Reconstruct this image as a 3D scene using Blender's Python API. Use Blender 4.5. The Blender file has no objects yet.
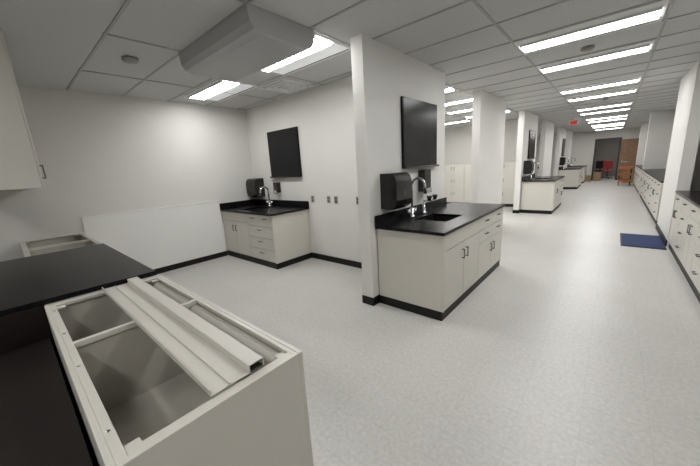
import bpy, bmesh, math, random
from mathutils import Vector, Matrix
random.seed(4)
H=2.9; T=0.955
# ---------------- materials
def mat(name,col,rough=0.5,metal=0.0,noise=0.0,nscale=20,bump=0.0,emit=None,estr=0,spec=None):
    m=bpy.data.materials.new(name); m.use_nodes=True
    nt=m.node_tree; b=nt.nodes["Principled BSDF"]
    b.inputs["Base Color"].default_value=(*col,1); b.inputs["Roughness"].default_value=rough
    b.inputs["Metallic"].default_value=metal
    if spec is not None: b.inputs["Specular IOR Level"].default_value=spec
    if emit: 
        b.inputs["Emission Color"].default_value=(*emit,1); b.inputs["Emission Strength"].default_value=estr
    if noise or bump:
        tc=nt.nodes.new("ShaderNodeTexCoord"); n=nt.nodes.new("ShaderNodeTexNoise")
        n.inputs["Scale"].default_value=nscale; n.inputs["Detail"].default_value=5
        nt.links.new(tc.outputs["Object"],n.inputs["Vector"])
        if noise:
            r=nt.nodes.new("ShaderNodeValToRGB")
            r.color_ramp.elements[0].position=.3; r.color_ramp.elements[1].position=.7
            r.color_ramp.elements[0].color=(*[c*(1-noise) for c in col],1)
            r.color_ramp.elements[1].color=(*[min(1,c*(1+noise)) for c in col],1)
            nt.links.new(n.outputs["Fac"],r.inputs["Fac"]); nt.links.new(r.outputs["Color"],b.inputs["Base Color"])
        if bump:
            bp=nt.nodes.new("ShaderNodeBump"); bp.inputs["Strength"].default_value=bump; bp.inputs["Distance"].default_value=.01
            nt.links.new(n.outputs["Fac"],bp.inputs["Height"]); nt.links.new(bp.outputs["Normal"],b.inputs["Normal"])
    return m
M={}
M['wall']=mat("wall_paint",(.675,.66,.63),.85,noise=.012,nscale=3,spec=.25)
M['wallw']=mat("wall_paint_white",(.715,.705,.68),.8,noise=.01,nscale=3,spec=.25)
M['panel']=mat("lower_panel_white",(.77,.765,.74),.6,noise=.01,nscale=3,spec=.3)
M['cab']=mat("cream_painted_steel",(.61,.59,.535),.36,noise=.015,nscale=4)
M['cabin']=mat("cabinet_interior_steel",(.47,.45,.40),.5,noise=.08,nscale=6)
M['gap']=mat("shadow_gap",(.06,.058,.05),.8)
M['black']=mat("black_epoxy_resin",(.006,.006,.007),.26,noise=.2,nscale=60,spec=.2)
M['rubber']=mat("black_rubber_base",(.006,.006,.006),.5,spec=.3)
M['glass']=mat("black_panel_glass",(.004,.004,.005),.22,spec=.2)
M['plast']=mat("black_plastic",(.009,.009,.010),.22)
M['steel']=mat("brushed_steel",(.60,.60,.60),.2,metal=1)
M['handle']=mat("dark_pull_metal",(.12,.12,.12),.35,metal=.8)
M['plate']=mat("grey_outlet_plate",(.30,.29,.27),.4)
M['grid']=mat("ceiling_grid_metal",(.38,.38,.38),.5)
M['gyp']=mat("smooth_soffit_paint",(.56,.56,.55),.8,noise=.01,nscale=2)
M['hood']=mat("hood_grey_paint",(.42,.42,.42),.35,noise=.03,nscale=3)
M['pan']=mat("troffer_pan",(.75,.75,.75),.5)
M['lens']=mat("lit_lens",(.9,.9,.9),.4,emit=(1,.995,.985),estr=27)
M['dim']=mat("side_pan_glow",(.8,.8,.8),.4,emit=(.93,.97,1),estr=.3)  # lit look of the troffer pan, put in as faint emission
M['brown']=mat("dark_brown_surface",(.014,.010,.009),.45,noise=.2,nscale=30,spec=.25)
M['blue']=mat("blue_mat_fabric",(.015,.03,.10),.9,noise=.3,nscale=80)
M['wood']=mat("brown_wood_door",(.24,.14,.08),.45,noise=.2,nscale=8)
M['red']=mat("red_paint",(.4,.02,.02),.35)
M['orange']=mat("orange_plastic",(.45,.13,.04),.4)
M['rede']=mat("exit_sign_red",(.5,.03,.02),.4,emit=(1,.05,.03),estr=.2)
M['white']=mat("white_plastic",(.7,.7,.68),.4)
M['card']=mat("cardboard",(.30,.2,.11),.8,noise=.1)
M['dark']=mat("dark_frame_paint",(.05,.045,.04),.5)
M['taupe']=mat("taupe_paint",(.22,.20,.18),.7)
M['tile']=mat("acoustic_tile",(.58,.58,.57),.9,noise=.05,nscale=60,bump=.15,spec=.2)
# floor : VCT with speckle and faint joints
m=mat("vinyl_floor_tile",(.5,.5,.48),.34,spec=.42); M['floor']=m; nt=m.node_tree; b=nt.nodes["Principled BSDF"]
tc=nt.nodes.new("ShaderNodeTexCoord")
n1=nt.nodes.new("ShaderNodeTexNoise"); n1.inputs["Scale"].default_value=38; n1.inputs["Detail"].default_value=6
n2=nt.nodes.new("ShaderNodeTexNoise"); n2.inputs["Scale"].default_value=1.3; n2.inputs["Detail"].default_value=4
br=nt.nodes.new("ShaderNodeTexBrick"); br.offset=0; br.inputs["Scale"].default_value=1
br.inputs["Brick Width"].default_value=.318; br.inputs["Row Height"].default_value=.318; br.inputs["Mortar Size"].default_value=.0016
br.inputs["Color1"].default_value=(.515,.505,.48,1); br.inputs["Color2"].default_value=(.498,.488,.463,1); br.inputs["Mortar"].default_value=(.44,.43,.405,1)
for n in (n1,n2,br): nt.links.new(tc.outputs["Object"],n.inputs["Vector"])
def mixc(a,bb,lo,hi):
    mr=nt.nodes.new("ShaderNodeMapRange"); mr.inputs["From Min"].default_value=.3; mr.inputs["From Max"].default_value=.7
    mr.inputs["To Min"].default_value=lo; mr.inputs["To Max"].default_value=hi
    nt.links.new(bb,mr.inputs["Value"])
    mx=nt.nodes.new("ShaderNodeVectorMath"); mx.operation='SCALE'
    nt.links.new(a,mx.inputs[0]); nt.links.new(mr.outputs["Result"],mx.inputs["Scale"]); return mx.outputs[0]
o=mixc(br.outputs["Color"],n1.outputs["Fac"],.90,1.10); o=mixc(o,n2.outputs["Fac"],.97,1.03)
nt.links.new(o,b.inputs["Base Color"])

# ---------------- mesh builder
class B:
    def __init__(s,name): s.name=name; s.bm=bmesh.new(); s.mats=[]
    def mi(s,k):
        if k not in s.mats: s.mats.append(k)
        return s.mats.index(k)
    def box(s,x0,x1,y0,y1,z0,z1,k):
        x0,x1=sorted((x0,x1)); y0,y1=sorted((y0,y1)); z0,z1=sorted((z0,z1))
        s.hexa([(x0,y0,z0),(x1,y0,z0),(x1,y1,z0),(x0,y1,z0),(x0,y0,z1),(x1,y0,z1),(x1,y1,z1),(x0,y1,z1)],k)
        return s
    def hexa(s,p,k):
        v=[s.bm.verts.new(q) for q in p]; i=s.mi(k)
        for f in [(3,2,1,0),(4,5,6,7),(0,1,5,4),(1,2,6,5),(2,3,7,6),(3,0,4,7)]:
            fc=s.bm.faces.new([v[j] for j in f]); fc.material_index=i
    def tube(s,pts,r,k,n=10):
        pts=[Vector(p) for p in pts]; i=s.mi(k); rings=[]
        for j,p in enumerate(pts):
            d=(pts[min(j+1,len(pts)-1)]-pts[max(j-1,0)]).normalized()
            a=Vector((0,0,1)) if abs(d.z)<.9 else Vector((1,0,0))
            u=d.cross(a).normalized(); w=d.cross(u)
            rr=r[j] if isinstance(r,(list,tuple)) else r
            rings.append([s.bm.verts.new(p+rr*(math.cos(t)*u+math.sin(t)*w)) for t in [2*math.pi*q/n for q in range(n)]])
        for a,bb in zip(rings,rings[1:]):
            best=min(range(n),key=lambda q:sum((a[w].co-bb[(w+q)%n].co).length for w in (0,n//4,n//2)))
            for q in range(n):
                f=s.bm.faces.new([a[q],a[(q+1)%n],bb[(q+1+best)%n],bb[(q+best)%n]]); f.material_index=i; f.smooth=True
        for e in (rings[0],rings[-1]):
            f=s.bm.faces.new(e); f.material_index=i
    def done(s,bevel=.003,seg=2):
        bmesh.ops.recalc_face_normals(s.bm,faces=s.bm.faces)
        me=bpy.data.meshes.new(s.name); s.bm.to_mesh(me); s.bm.free()
        for k in s.mats: me.materials.append(M[k])
        ob=bpy.data.objects.new(s.name,me); bpy.context.collection.objects.link(ob)
        if bevel:
            md=ob.modifiers.new("bevel","BEVEL"); md.width=bevel; md.segments=seg; md.limit_method='ANGLE'; md.angle_limit=math.radians(50)
        return ob
def simple(name,*a,bevel=0):
    return B(name).box(*a).done(bevel)

# ---------------- room shell
simple("floor",-6.0,1.7,-2.7,28.2,-.1,0,'floor')
simple("ceiling",-6.0,1.7,.85,28.2,H,H+.1,'tile')
simple("ceiling_soffit",-6.0,1.7,-2.7,.85,H-.02,H+.1,'gyp')
simple("wall_left",-6.0,-5.85,-2.7,24,0,H,'wall')
simple("wall_right",1.55,1.7,-2.7,28,0,H,'wall')
simple("wall_near",-6.0,1.7,-2.7,-2.6,0,H,'wall')
simple("wall_alcove",-5.85,-2.15,3.6,3.72,0,H,'wall')
simple("wall_left_wing",-5.85,-2.15,11.9,12.02,0,H,'wall')
w=B("wall_far"); w.box(-6,-.89,24,24.15,0,H,'wall'); w.box(.15,1.55,24,24.15,0,H,'wall'); w.box(-.89,.15,24,24.15,2.36,H,'wall'); w.done(0)
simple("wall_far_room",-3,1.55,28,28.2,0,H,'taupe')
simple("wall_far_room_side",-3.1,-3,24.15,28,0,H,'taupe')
parts=[(2.62,4.60),(6.2,7.95),(9.9,11.9),(13.5,15.4),(17.6,19.6),(21.2,22.8)]
for i,(a,c) in enumerate(parts):
    simple("wall_partition_%d"%(i+1),-2.15,-2.0,a,c,0,H,'wallw')
    bb=B("baseboard_partition_%d"%(i+1)); bb.box(-2.16,-1.99,a-.01,c+.01,0,.1,'rubber'); bb.done(.002)
w=B("wall_right_column"); w.box(.82,.97,7.2,8.9,0,H,'wallw'); w.box(.97,1.55,8.75,8.9,0,H,'wallw'); w.done(0)
simple("wall_right_stub",.82,1.55,15.3,15.5,0,H,'wallw')
simple("wall_right_stub_far",.82,1.55,20.3,20.5,0,H,'wallw')
simple("baseboard_right_column",.805,.82,7.2,8.9,0,.1,'rubber')
simple("baseboard_left",-5.85,-5.835,.7,2.79,0,.1,'rubber')
simple("baseboard_alcove",-4.14,-2.17,3.585,3.6,0,.1,'rubber')
simple("baseboard_far",.15,1.5,23.98,24,0,.1,'rubber')
simple("baseboard_far_left",-2,-.9,23.98,24,0,.1,'rubber')
w=B("trim_door_frame"); w.box(-.97,-.87,23.95,24.16,0,2.44,'dark'); w.box(.13,.23,23.95,24.16,0,2.44,'dark'); w.box(-.87,.13,23.95,24.16,2.34,2.44,'dark'); w.done(.004)
w=B("trim_left_wall_panel"); w.box(-5.85,-5.832,.7,2.76,.1,1.12,'panel'); w.box(-5.85,-5.822,.7,2.765,1.12,1.132,'panel'); w.box(-5.85,-5.826,2.76,2.768,.1,1.132,'panel'); w.done(.001)

# ceiling grid
gx=[.26-1.26*i for i in range(-1,6)]; gy=[.885+.641*i for i in range(0,37)]
g=B("ceiling_grid")
for x in gx: g.box(x-.012,x+.012,.86,24,H-.008,H+.01,'grid')
for y in gy: g.box(-5.85,1.55,y-.012,y+.012,H-.0075,H+.01,'grid')
g.done(0)
# ---------------- troffers
def troffer(x0,y,lens=.12,side=False):
    x1=x0+1.22
    b=B("ceiling_troffer_light")
    y0=y-.30; y1=y+.30
    if side: y0=y-.19; y1=y+.43
    z=H-.012
    for a in [(x0,x1,y0,y0+.03),(x0,x1,y1-.03,y1),(x0,x0+.03,y0+.03,y1-.03),(x1-.03,x1,y0+.03,y1-.03)]: b.box(*a,z,H,'pan')
    b.box(x0+.03,x1-.03,y0+.03,y-lens-.02,H-.006,H,'pan'); b.box(x0+.03,x1-.03,y+lens+.02,y1-.03,H-.006,H,'dim' if side else 'pan')
    b.box(x0+.03,x1-.03,y-lens-.02,y-lens,H-.03,H-.004,'pan'); b.box(x0+.03,x1-.03,y+lens,y+lens+.02,H-.03,H-.004,'pan')
    b.box(x0+.035,x1-.035,y-lens,y+lens,H-.022,H-.01,'lens')
    b.done(0)
for y in [4.41,5.70,8.0,9.3,11.6,12.9,15.2,16.5,18.8,20.1,22.4]: troffer(-.99,y)
troffer(-3.51,2.42,side=True); troffer(-5.38,2.42,side=True)
for y in [5.6,6.9,8.2,9.5]: troffer(-3.51,y)
for y in [6.9,10.3,14,17.6,21]: troffer(-4.9,y)
troffer(-.99,1.85); troffer(-3.51,-1.3); troffer(-.99,-1.0); troffer(-.6,26)  # out-of-view fixtures, added to light the camera end and the far room
# air diffuser
d=B("ceiling_air_diffuser")
for i in range(4):
    r=.30-.07*i; z=H-.012-.006*i
    cx,cy=-3.95,3.2
    for a in [(cx-r,cx+r,cy-r,cy-r+.03),(cx-r,cx+r,cy+r-.03,cy+r),(cx-r,cx-r+.03,cy-r+.03,cy+r-.03),(cx+r-.03,cx+r,cy-r+.03,cy+r-.03)]: d.box(*a,z,H+.0,'pan')
d.done(.002)
def disc(name,x,y,r,k='white'):
    b=B(name); b.tube([(x,y,H-.002),(x,y,H-.03),(x,y,H-.045),(x,y,H-.05)],[r,r,r*.75,r*.3],k,20); b.done(0)
disc("smoke_detector",-4.04,1.19,.075,'plate'); disc("smoke_detector",-.38,5.05,.07,'plate'); disc("sprinkler_head",-.3,9.9,.05,'plate')
# hanging canopy
h=B("ceiling_exhaust_canopy")
x0,x1,y0,y1=-3.6,-2.25,1.51,2.22; zb=2.71
prof=[(y0,H),(y0+.015,zb+.07),(y0+.05,zb+.025),(y0+.12,zb),(y1-.12,zb),(y1-.05,zb+.025),(y1-.015,zb+.07),(y1,H)]
va=[h.bm.verts.new((x0,p[0],p[1])) for p in prof]; vb=[h.bm.verts.new((x1,p[0],p[1])) for p in prof]
i=h.mi('hood')
for q in range(len(prof)-1):
    f=h.bm.faces.new([va[q],va[q+1],vb[q+1],vb[q]]); f.material_index=i
h.bm.faces.new(va); h.bm.faces.new(vb); h.bm.faces.new([va[0],va[-1],vb[-1],vb[0]])
h.done(.012,3)

# ---------------- cabinet fronts
def fpanel(b,face,pos,u0,u1,z0,z1,handle=None,g=.004,t=.018,k='cab'):
    u0+=g;u1-=g;z0+=g;z1-=g
    def bx(ua,ub,za,zb,d0,d1,kk):
        if face=='+X': b.box(pos+d0,pos+d1,ua,ub,za,zb,kk)
        elif face=='-X': b.box(pos-d1,pos-d0,ua,ub,za,zb,kk)
        elif face=='-Y': b.box(ua,ub,pos-d1,pos-d0,za,zb,kk)
    bx(u0,u1,z0,z1,0,t,k)
    uc=(u0+u1)/2
    if handle=='h': 
        zc2=z1-min(.06,(z1-z0)/2)
        bx(uc-.05,uc+.05,zc2-.006,zc2+.006,t+.022,t+.032,'handle'); 
        bx(uc-.05,uc-.038,zc2-.006,zc2+.006,t,t+.025,'handle'); bx(uc+.038,uc+.05,zc2-.006,zc2+.006,t,t+.025,'handle')
    if handle in('l','r'):
        uh=u0+.05 if handle=='l' else u1-.05
        zt=z1-.07
        bx(uh-.007,uh+.007,zt-.11,zt,t+.022,t+.032,'handle')
        bx(uh-.006,uh+.006,zt-.11,zt-.098,t,t+.025,'handle'); bx(uh-.006,uh+.006,zt-.012,zt,t,t+.025,'handle')
def top_with_sink(b,x0,x1,y0,y1,sx0,sx1,sy0,sy1):
    z0=T-.032
    b.box(x0,x1,y0,sy0,z0,T,'black'); b.box(x0,x1,sy1,y1,z0,T,'black')
    b.box(x0,sx0,sy0,sy1,z0,T,'black'); b.box(sx1,x1,sy0,sy1,z0,T,'black')
    zz=T-.25
    b.box(sx0-.01,sx1+.01,sy0-.01,sy1+.01,zz-.01,zz,'rubber')
    b.box(sx0-.012,sx0,sy0,sy1,zz,z0,'rubber'); b.box(sx1,sx1+.012,sy0,sy1,zz,z0,'rubber')
    b.box(sx0,sx1,sy0-.012,sy0,zz,z0,'rubber'); b.box(sx0,sx1,sy1,sy1+.012,zz,z0,'rubber')
def faucet(x,y,dx,dy,z=T+.001,hh=.40):
    b=B("gooseneck_faucet")
    b.tube([(x,y,z),(x,y,z+.02),(x,y,z+.025),(x,y,z+.12)],[.036,.036,.022,.022],'steel',14)
    pts=[(x,y,z+.06),(x,y,z+hh)]
    R=.09
    for a in range(15,190,15):
        t=math.radians(a); pts.append((x+dx*(R-R*math.cos(t)),y+dy*(R-R*math.cos(t)),z+hh+R*math.sin(t)))
    pts.append((pts[-1][0],pts[-1][1],pts[-1][2]-.06))
    b.tube(pts,.014,'steel',12)
    b.tube([(pts[-1][0],pts[-1][1],pts[-1][2]+.01),(pts[-1][0],pts[-1][1],pts[-1][2]-.035)],.019,'plast',10)
    px_,py_=-dy,dx
    for s in(-1,1):
        b.tube([(x,y,z+.06),(x+s*px_*.08,y+s*py_*.08,z+.065)],.012,'steel',8)
        b.tube([(x+s*px_*.08,y+s*py_*.08,z+.04),(x+s*px_*.08,y+s*py_*.08,z+.11)],.02,'steel',10)
        b.tube([(x+s*px_*.08,y+s*py_*.08,z+.10),(x+s*px_*.15,y+s*py_*.15,z+.12)],.008,'plast',8)
    b.done(0)
def eyewash(x,y,z=T+.001):
    b=B("eyewash_fixture")
    b.tube([(x,y,z),(x,y,z+.02),(x,y,z+.025),(x,y,z+.18)],[.032,.032,.018,.018],'steel',12)
    b.tube([(x,y,z+.17),(x+.12,y,z+.19)],.014,'steel',10)
    b.tube([(x+.12,y-.08,z+.195),(x+.12,y+.08,z+.195)],.013,'steel',10)
    for s in(-1,1):
        b.tube([(x+.12,y+s*.08,z+.185),(x+.12,y+s*.08,z+.22),(x+.12,y+s*.08,z+.25)],[.016,.032,.035],'plast',12)
    b.tube([(x,y,z+.12),(x+.02,y-.10,z+.13)],.008,'steel',8)
    b.done(0)

def island(y0,y1,ew=False):
    b=B("lab_island_cabinet"); xf=-1.20; a=y0+.04; c=y1-.04; xb=-1.985
    z1=T-.034
    b.box(xb,xf,a,a+.02,.1,z1,'cab'); b.box(xb,xf,c-.02,c,.1,z1,'cab')
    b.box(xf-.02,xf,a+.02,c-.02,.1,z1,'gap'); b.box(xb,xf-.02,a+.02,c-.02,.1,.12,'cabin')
    b.box(xb,xf+.005,a-.005,c+.005,0,.1,'rubber')
    b.box(xf,xf+.018,a,a+.02,.1,z1,'cab'); b.box(xf,xf+.018,c-.02,c,.1,z1,'cab')
    a2=a+.02; c2=c-.02; m_=a2+(c2-a2)*.5; zt=z1-.005; zd=zt-.17
    fpanel(b,'+X',xf,a2,m_,zd,zt,None)
    q=(a2+m_)/2
    fpanel(b,'+X',xf,a2,q,.105,zd,'r'); fpanel(b,'+X',xf,q,m_,.105,zd,'l')
    q=(m_+c2)/2
    fpanel(b,'+X',xf,m_,q,zd,zt,'h'); fpanel(b,'+X',xf,q,c2,zd,zt,'h')
    fpanel(b,'+X',xf,m_,q,zd-.17,zd,'h'); fpanel(b,'+X',xf,q,c2,zd-.17,zd,'h')
    fpanel(b,'+X',xf,m_,q,.105,zd-.17,'r'); fpanel(b,'+X',xf,q,c2,.105,zd-.17,'l')
    top_with_sink(b,xb,-1.165,y0,y1,-1.78,-1.38,y0+.55,y0+1.05)
    b.box(xb,xb+.02,y0,y1-.25,T,T+.115,'black')
    b.done(.003)
    faucet(-1.88,y0+.66,1,0)
    if ew: eyewash(-1.88,y0+.98)
def towel(x,y,face,w=.30,hh=.38,z=1.14):
    b=B("paper_towel_dispenser"); d=.22; e=.002
    prof=[(e,0),(d*.75,0),(d*.92,.03),(d,.10),(d,hh-.10),(d*.9,hh-.03),(d*.7,hh),(e,hh)]
    i=b.mi('plast'); A=[];C=[]
    for (p,q) in prof:
        if face=='+X': A.append(b.bm.verts.new((x+p,y,z+q))); C.append(b.bm.verts.new((x+p,y+w,z+q)))
        else: A.append(b.bm.verts.new((x,y-p,z+q))); C.append(b.bm.verts.new((x+w,y-p,z+q)))
    for k in range(len(prof)): 
        b.bm.faces.new([A[k],A[(k+1)%len(prof)],C[(k+1)%len(prof)],C[k]])
    b.bm.faces.new(A); b.bm.faces.new(C)
    if face=='+X': b.box(x+.05,x+d*.7,y+.03,y+w-.03,z-.012,z,'rubber'); b.box(x+d,x+d+.003,y+w*.38,y+w*.62,z+.13,z+.2,'gap')
    else: b.box(x+.03,x+w-.03,y-d*.7,y-.05,z-.012,z,'rubber'); b.box(x+w*.38,x+w*.62,y-d-.003,y-d,z+.13,z+.2,'gap')
    b.done(.008,3)
def soap(x,y,face,z=1.26,k='plast',s=1.0):
    b=B("soap_dispenser"); e=.002
    w_=.13*s; hh=.2*s
    if face=='+X':
        b.box(x+e,x+.10,y,y+w_,z,z+hh,k); b.box(x+.02,x+.125,y+.02,y+w_-.02,z-.015,z+.05,'steel'); b.tube([(x+.07,y+w_/2,z-.01),(x+.07,y+w_/2,z-.04)],.012,'plast')
    else:
        b.box(x,x+w_,y-.09,y-e,z,z+hh,k); b.box(x+.02,x+w_-.02,y-.12,y-.02,z-.015,z+.05,'steel'); b.tube([(x+w_/2,y-.07,z-.01),(x+w_/2,y-.07,z-.04)],.012,'plast')
    b.done(.008,3)
def board(face,p,u0,u1,z0,z1):
    b=B("wall_display_panel")
    def bx(ua,ub,za,zb,d0,d1,k):
        if face=='+X': b.box(p+d0,p+d1,ua,ub,za,zb,k)
        else: b.box(ua,ub,p-d1,p-d0,za,zb,k)
    bx(u0,u1,z0,z1,.001,.03,'glass'); bx(u0+.012,u1-.012,z0+.012,z1-.012,.03,.034,'glass')
    bx(u0,u1,z0-.015,z0,.001,.07,'plast'); bx(u0,u1,z0,z0+.012,.06,.07,'plast')
    b.done(.003)

island(2.69,4.87,True); board('+X',-2.0,3.32,4.26,1.58,2.41); towel(-2.0,2.84,'+X',.34,.40,1.13); soap(-2.0,3.74,'+X',1.24,s=1.45)
for y0 in (10.0,17.8):
    island(y0,y0+2.1); board('+X',-2.0,y0+.6,y0+1.5,1.58,2.41); towel(-2.0,y0+.15,'+X')
island(21.3,22.9)
# alcove counter
b=B("alcove_sink_cabinet"); z1=T-.034
b.box(-4.17,-4.15,2.802,3.595,.1,z1,'cab'); b.box(-5.845,-4.17,2.82,2.84,.1,z1,'gap'); b.box(-5.845,-5.83,2.84,3.595,.1,z1,'cab'); b.box(-5.845,-4.145,2.80,3.595,0,.1,'rubber')
zt=z1-.005; zd=zt-.17; xm=-4.92
fpanel(b,'-Y',2.82,-5.84,xm,zd,zt,None)
q=(-5.84+xm)/2
fpanel(b,'-Y',2.82,-5.84,q,.105,zd,'r'); fpanel(b,'-Y',2.82,q,xm,.105,zd,'l')
hh=(zt-.105)/4
fpanel(b,'-Y',2.82,xm,xm+(-4.17-xm)/2,zt-hh,zt,'h'); fpanel(b,'-Y',2.82,xm+(-4.17-xm)/2,-4.17,zt-hh,zt,'h')
for i in range(3): fpanel(b,'-Y',2.82,xm,-4.17,.105+hh*i,.105+hh*(i+1),'h')
top_with_sink(b,-5.845,-4.11,2.77,3.595,-5.35,-4.9,2.92,3.32)
b.box(-5.845,-4.11,3.577,3.595,T,T+.115,'black'); b.box(-5.845,-5.827,2.77,3.577,T,T+.115,'black')
b.done(.003)
faucet(-5.12,3.45,0,-1,hh=.3)
board('-Y',3.6,-5.13,-4.23,1.52,2.37)
towel(-5.80,3.6,'-Y',.34,.38,1.13); soap(-5.03,3.6,'-Y',1.22)
for x in (-4.0,-3.6,-3.43,-2.96):
    o=B("wall_outlet"); o.box(x-.04,x+.04,3.592,3.6,1.05,1.17,'plate'); 
    for zz in (1.085,1.135): o.box(x-.018,x+.018,3.588,3.592,zz-.016,zz+.016,'handle')
    o.done(.002)

# ---------------- open base cabinets (foreground)
def open_cab(x0,x1,y0,y1,z1,divs,name="open_top_base_cabinet"):
    b=B(name); t=.018
    b.box(x0,x1,y0,y0+t,.1,z1,'cab'); b.box(x0,x1,y1-t,y1,.1,z1,'cab')
    b.box(x0,x0+t,y0+t,y1-t,.1,z1,'cab'); b.box(x1-t,x1,y0+t,y1-t,.1,z1,'cab')
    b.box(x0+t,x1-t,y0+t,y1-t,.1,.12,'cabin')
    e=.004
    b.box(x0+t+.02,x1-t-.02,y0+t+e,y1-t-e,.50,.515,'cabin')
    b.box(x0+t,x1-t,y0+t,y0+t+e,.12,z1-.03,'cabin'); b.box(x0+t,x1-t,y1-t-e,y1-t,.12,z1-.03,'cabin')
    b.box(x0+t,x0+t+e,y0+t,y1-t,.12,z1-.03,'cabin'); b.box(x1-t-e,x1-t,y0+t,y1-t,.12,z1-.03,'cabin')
    r=.045
    b.box(x0+t,x1-t,y0+t,y0+r,z1-.02,z1-.002,'cab'); b.box(x0+t,x1-t,y1-r*.8,y1-t,z1-.02,z1-.002,'cab')
    b.box(x0+t,x0+r,y0+r,y1-r*.8,z1-.02,z1-.002,'cab'); b.box(x1-r,x1-t,y0+r,y1-r*.8,z1-.02,z1-.002,'cab')
    for d in divs:
        b.box(d-.014,d+.014,y0+r,y1-r*.8,z1-.03,z1-.004,'cab'); b.box(d-.006,d+.006,y0+t+e,y1-t-e,.12,z1-.03,'cabin')
    b.box(x0+.01,x1-.01,y0+.06,y1-.01,0,.1,'rubber')
    for cx in (x0+r,x1-r-.04):
        for cy in (y0+r,y1-r*.8-.04): b.box(cx,cx+.04,cy,cy+.04,z1-.022,z1-.014,'cab')
    for fx in (.1,.35,.6,.9):
        xx=x0+(x1-x0)*fx; b.tube([(xx,y0+.03,z1-.002),(xx,y0+.03,z1+.002)],.006,'steel',8)
    return b
b=open_cab(-2.49,-.865,.035,.655,.92,[-1.78])
b.hexa([(-2.42,.53,.80),(-.96,.53,.80),(-.96,.60,.885),(-2.42,.60,.885),(-2.42,.526,.804),(-.96,.526,.804),(-.96,.596,.889),(-2.42,.596,.889)],'cab')
b.box(-2.42,-.96,.60,.62,.883,.889,'cab')
b.done(.002)
b=B("steel_shelf_panel"); xa,xb,z=-2.47,-.91,.924; t=.004
b.box(xa,xb,.31,.45,z,z+t,'cab'); b.box(xa,xb,.31,.314,z+t,z+.022,'cab')
b.box(xa,xb,.375,.379,z+t,z+.010,'cab')
b.box(xa,xb,.45,.454,z,z+.032,'cab'); b.box(xa,xb,.454,.506,z+.028,z+.032,'cab'); b.box(xa,xb,.506,.51,z,z+.032,'cab'); b.box(xa,xb,.454,.506,z,z+t,'gap')
b.box(xa,xa+.004,.454,.506,z+t,z+.028,'cab')
b.done(.0008,1)

b=open_cab(-5.8,-4.22,.035,.655,.92,[-5.0]); b.done(.002)
b=B("black_top_peninsula_cabinet")
b.box(-4.215,-2.50,.04,.60,.1,T-.034,'cab'); b.box(-4.215,-2.50,.06,.58,0,.1,'rubber')
b.box(-4.20,-2.50,-.70,.04,0.0,T-.034,'brown')
b.box(-4.215,-2.495,-.72,.635,T-.032,T,'black')
b.done(.003)
b=B("dark_filler_desk"); b.box(-2.485,-.95,-.75,.02,.68,.72,'brown'); b.box(-2.485,-2.45,-.75,.02,0,.68,'brown'); b.box(-1.0,-.95,-.75,.02,0,.68,'brown'); b.box(-2.45,-1.0,-.02,.02,0,.68,'brown')  # desk shape added to fill the dark area beside the open cabinet
b.done(.003)
# wall cabinet upper-left
b=B("upper_wall_cabinet"); x0,x1=-5.84,-3.85; z0=1.60; z1=H-.025
b.box(x0,x1,-.25,.255,z0,z1,'cab')
n=4
for i in range(n):
    ua=x0+(x1-x0)*i/n; ub=x0+(x1-x0)*(i+1)/n
    b.box(ua+.004,ub-.004,.255,.272,z0+.004,z1-.004,'cab')
    b.box(ub-.05,ub-.038,.29,.30,z0+.08,z0+.20,'handle'); b.box(ub-.05,ub-.038,.272,.295,z0+.08,z0+.092,'handle'); b.box(ub-.05,ub-.038,.272,.295,z0+.188,z0+.20,'handle')
b.done(.003)

# ---------------- right side cabinets
def right_run(y0,y1,n):
    b=B("wall_base_cabinet_run"); xf=.84; z1=T-.034
    b.box(xf,1.545,y0,y1,.1,z1,'cab'); b.box(xf-.003,1.545,y0+.01,y1-.01,0,.1,'rubber')
    w=(y1-y0)/n; zt=z1-.005; zd=zt-.17
    for i in range(n):
        ua=y0+w*i; ub=ua+w
        if i%2==0:
            h4=(zt-.105)/4
            for j in range(4): fpanel(b,'-X',xf,ua,ub,.105+h4*j,.105+h4*(j+1),'h')
        else:
            fpanel(b,'-X',xf,ua,ub,zd,zt,'h'); q=(ua+ub)/2
            fpanel(b,'-X',xf,ua,q,.105,zd,'r'); fpanel(b,'-X',xf,q,ub,.105,zd,'l')
    b.box(.805,1.545,y0-.02,y1+.01,T-.032,T,'black'); b.box(1.525,1.545,y0,y1,T,T+.11,'black')
    b.done(.003)
right_run(3.3,7.12,6); right_run(9.2,15.2,8); right_run(15.7,20.1,6)
b=B("drawer_locker_bank"); b.box(-5.8,-2.4,11.2,11.88,.1,1.5,'cab'); b.box(-5.8,-2.4,11.23,11.88,0,.1,'rubber')
for i in range(8):
    ua=-5.8+.425*i
    for j in range(3): fpanel(b,'-Y',11.2,ua,ua+.425,.1+.465*j,.1+.465*(j+1),'r' if i%2==0 else 'l')
b.done(.003)
b=B("blue_floor_mat"); b.box(.26,.80,6.95,8.0,.002,.014,'blue'); b.box(.235,.26,6.925,8.025,.001,.010,'rubber'); b.box(.26,.80,6.925,6.95,.001,.01,'rubber'); b.box(.26,.80,8.0,8.025,.001,.01,'rubber'); b.done(.002)
b=B("exit_sign"); b.box(-1.36,-1.12,14.0,14.05,2.66,2.82,'white'); b.box(-1.34,-1.14,13.99,14.0,2.68,2.80,'rede'); b.box(-1.26,-1.22,14.01,14.04,2.82,H-.01,'white'); b.done(.004)
b=B("door_1"); b.box(.25,1.15,23.88,23.93,.02,2.3,'wood'); b.box(.35,.6,23.87,23.88,1.0,1.06,'steel'); b.box(.33,.37,23.87,23.88,.95,1.15,'steel'); b.done(.004)
b=B("fire_extinguisher"); x,y=-1.55,23.2
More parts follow.
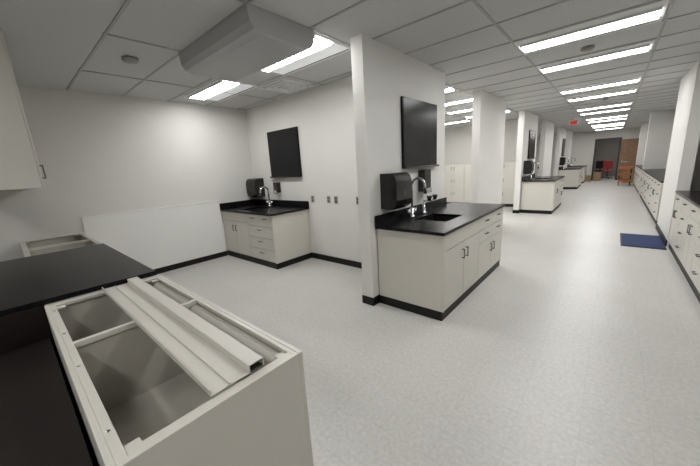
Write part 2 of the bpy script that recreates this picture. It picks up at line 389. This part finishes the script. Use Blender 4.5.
b.tube([(x,y,0),(x,y,.03),(x,y,.45),(x,y,.52),(x,y,.55)],[.08,.09,.09,.05,.03],'red',16); b.tube([(x,y,.55),(x,y,.62)],.02,'rubber'); b.box(x-.02,x+.1,y-.01,y+.01,.60,.63,'rubber'); b.tube([(x+.03,y,.6),(x+.1,y,.5),(x+.1,y,.25)],.012,'rubber'); b.done(0)
def chair(x,y,k):
    b=B("office_chair")
    b.box(x-.25,x+.25,y-.25,y+.25,.44,.52,k); b.box(x-.24,x+.24,y+.22,y+.29,.6,1.1,k); b.tube([(x,y,.06),(x,y,.44)],.03,'rubber'); b.box(x-.03,x+.03,y+.24,y+.27,.48,.62,'rubber')
    for j in range(5):
        a=2*math.pi*j/5; b.tube([(x,y,.1),(x+.3*math.cos(a),y+.3*math.sin(a),.05)],.02,'rubber'); b.tube([(x+.3*math.cos(a),y+.3*math.sin(a),.05),(x+.3*math.cos(a),y+.3*math.sin(a),.0)],.025,'rubber')
    b.done(.01)
chair(-.25,25.2,'red'); chair(-.65,26.2,'rubber')
for (x,y,w_,hh_) in [(-.85,23.2,.35,.5),(-1.25,22.9,.3,.35),(.45,21.6,.4,.55)]:
    b=B("cardboard_box"); b.box(x,x+w_,y,y+.35,0,hh_,'card'); b.box(x,x+w_,y+.17,y+.18,hh_,hh_+.002,'gap'); b.done(.004)
# utility cart
b=B("utility_cart"); x,y=.25,19.6
for z in (.2,.50,.8): b.box(x,x+.45,y,y+.75,z,z+.03,'orange'); b.box(x,x+.02,y,y+.75,z+.03,z+.09,'orange'); b.box(x+.43,x+.45,y,y+.75,z+.03,z+.09,'orange'); b.box(x+.02,x+.43,y,y+.02,z+.03,z+.09,'orange'); b.box(x+.02,x+.43,y+.73,y+.75,z+.03,z+.09,'orange')
for cx in (x+.02,x+.43):
    for cy in (y+.02,y+.73):
        b.tube([(cx,cy,.08),(cx,cy,.85)],.015,'rubber'); b.tube([(cx-.015,cy,.04),(cx+.015,cy,.04)],.04,'rubber',14)
b.done(.003)

# ---------------- world + camera
wd=bpy.data.worlds.new("world"); bpy.context.scene.world=wd; wd.use_nodes=True
wd.node_tree.nodes["Background"].inputs[0].default_value=(.8,.85,.9,1); wd.node_tree.nodes["Background"].inputs[1].default_value=.3
f=299.
Y=Vector((615-350,233-152,-f)).normalized()
X=-Vector((0-350,233-188,-f)).normalized()
Z=X.cross(Y).normalized(); X=Y.cross(Z).normalized()
R=Matrix((X,Y,Z)).to_4x4()
cam=bpy.data.cameras.new("camera"); co=bpy.data.objects.new("camera",cam); bpy.context.collection.objects.link(co)
co.matrix_world=Matrix.Translation((0,0,1.62))@R
cam.sensor_width=36; cam.lens=f/700*36; cam.clip_start=.05
bpy.context.scene.camera=co
bpy.context.scene.view_settings.view_transform='Standard'
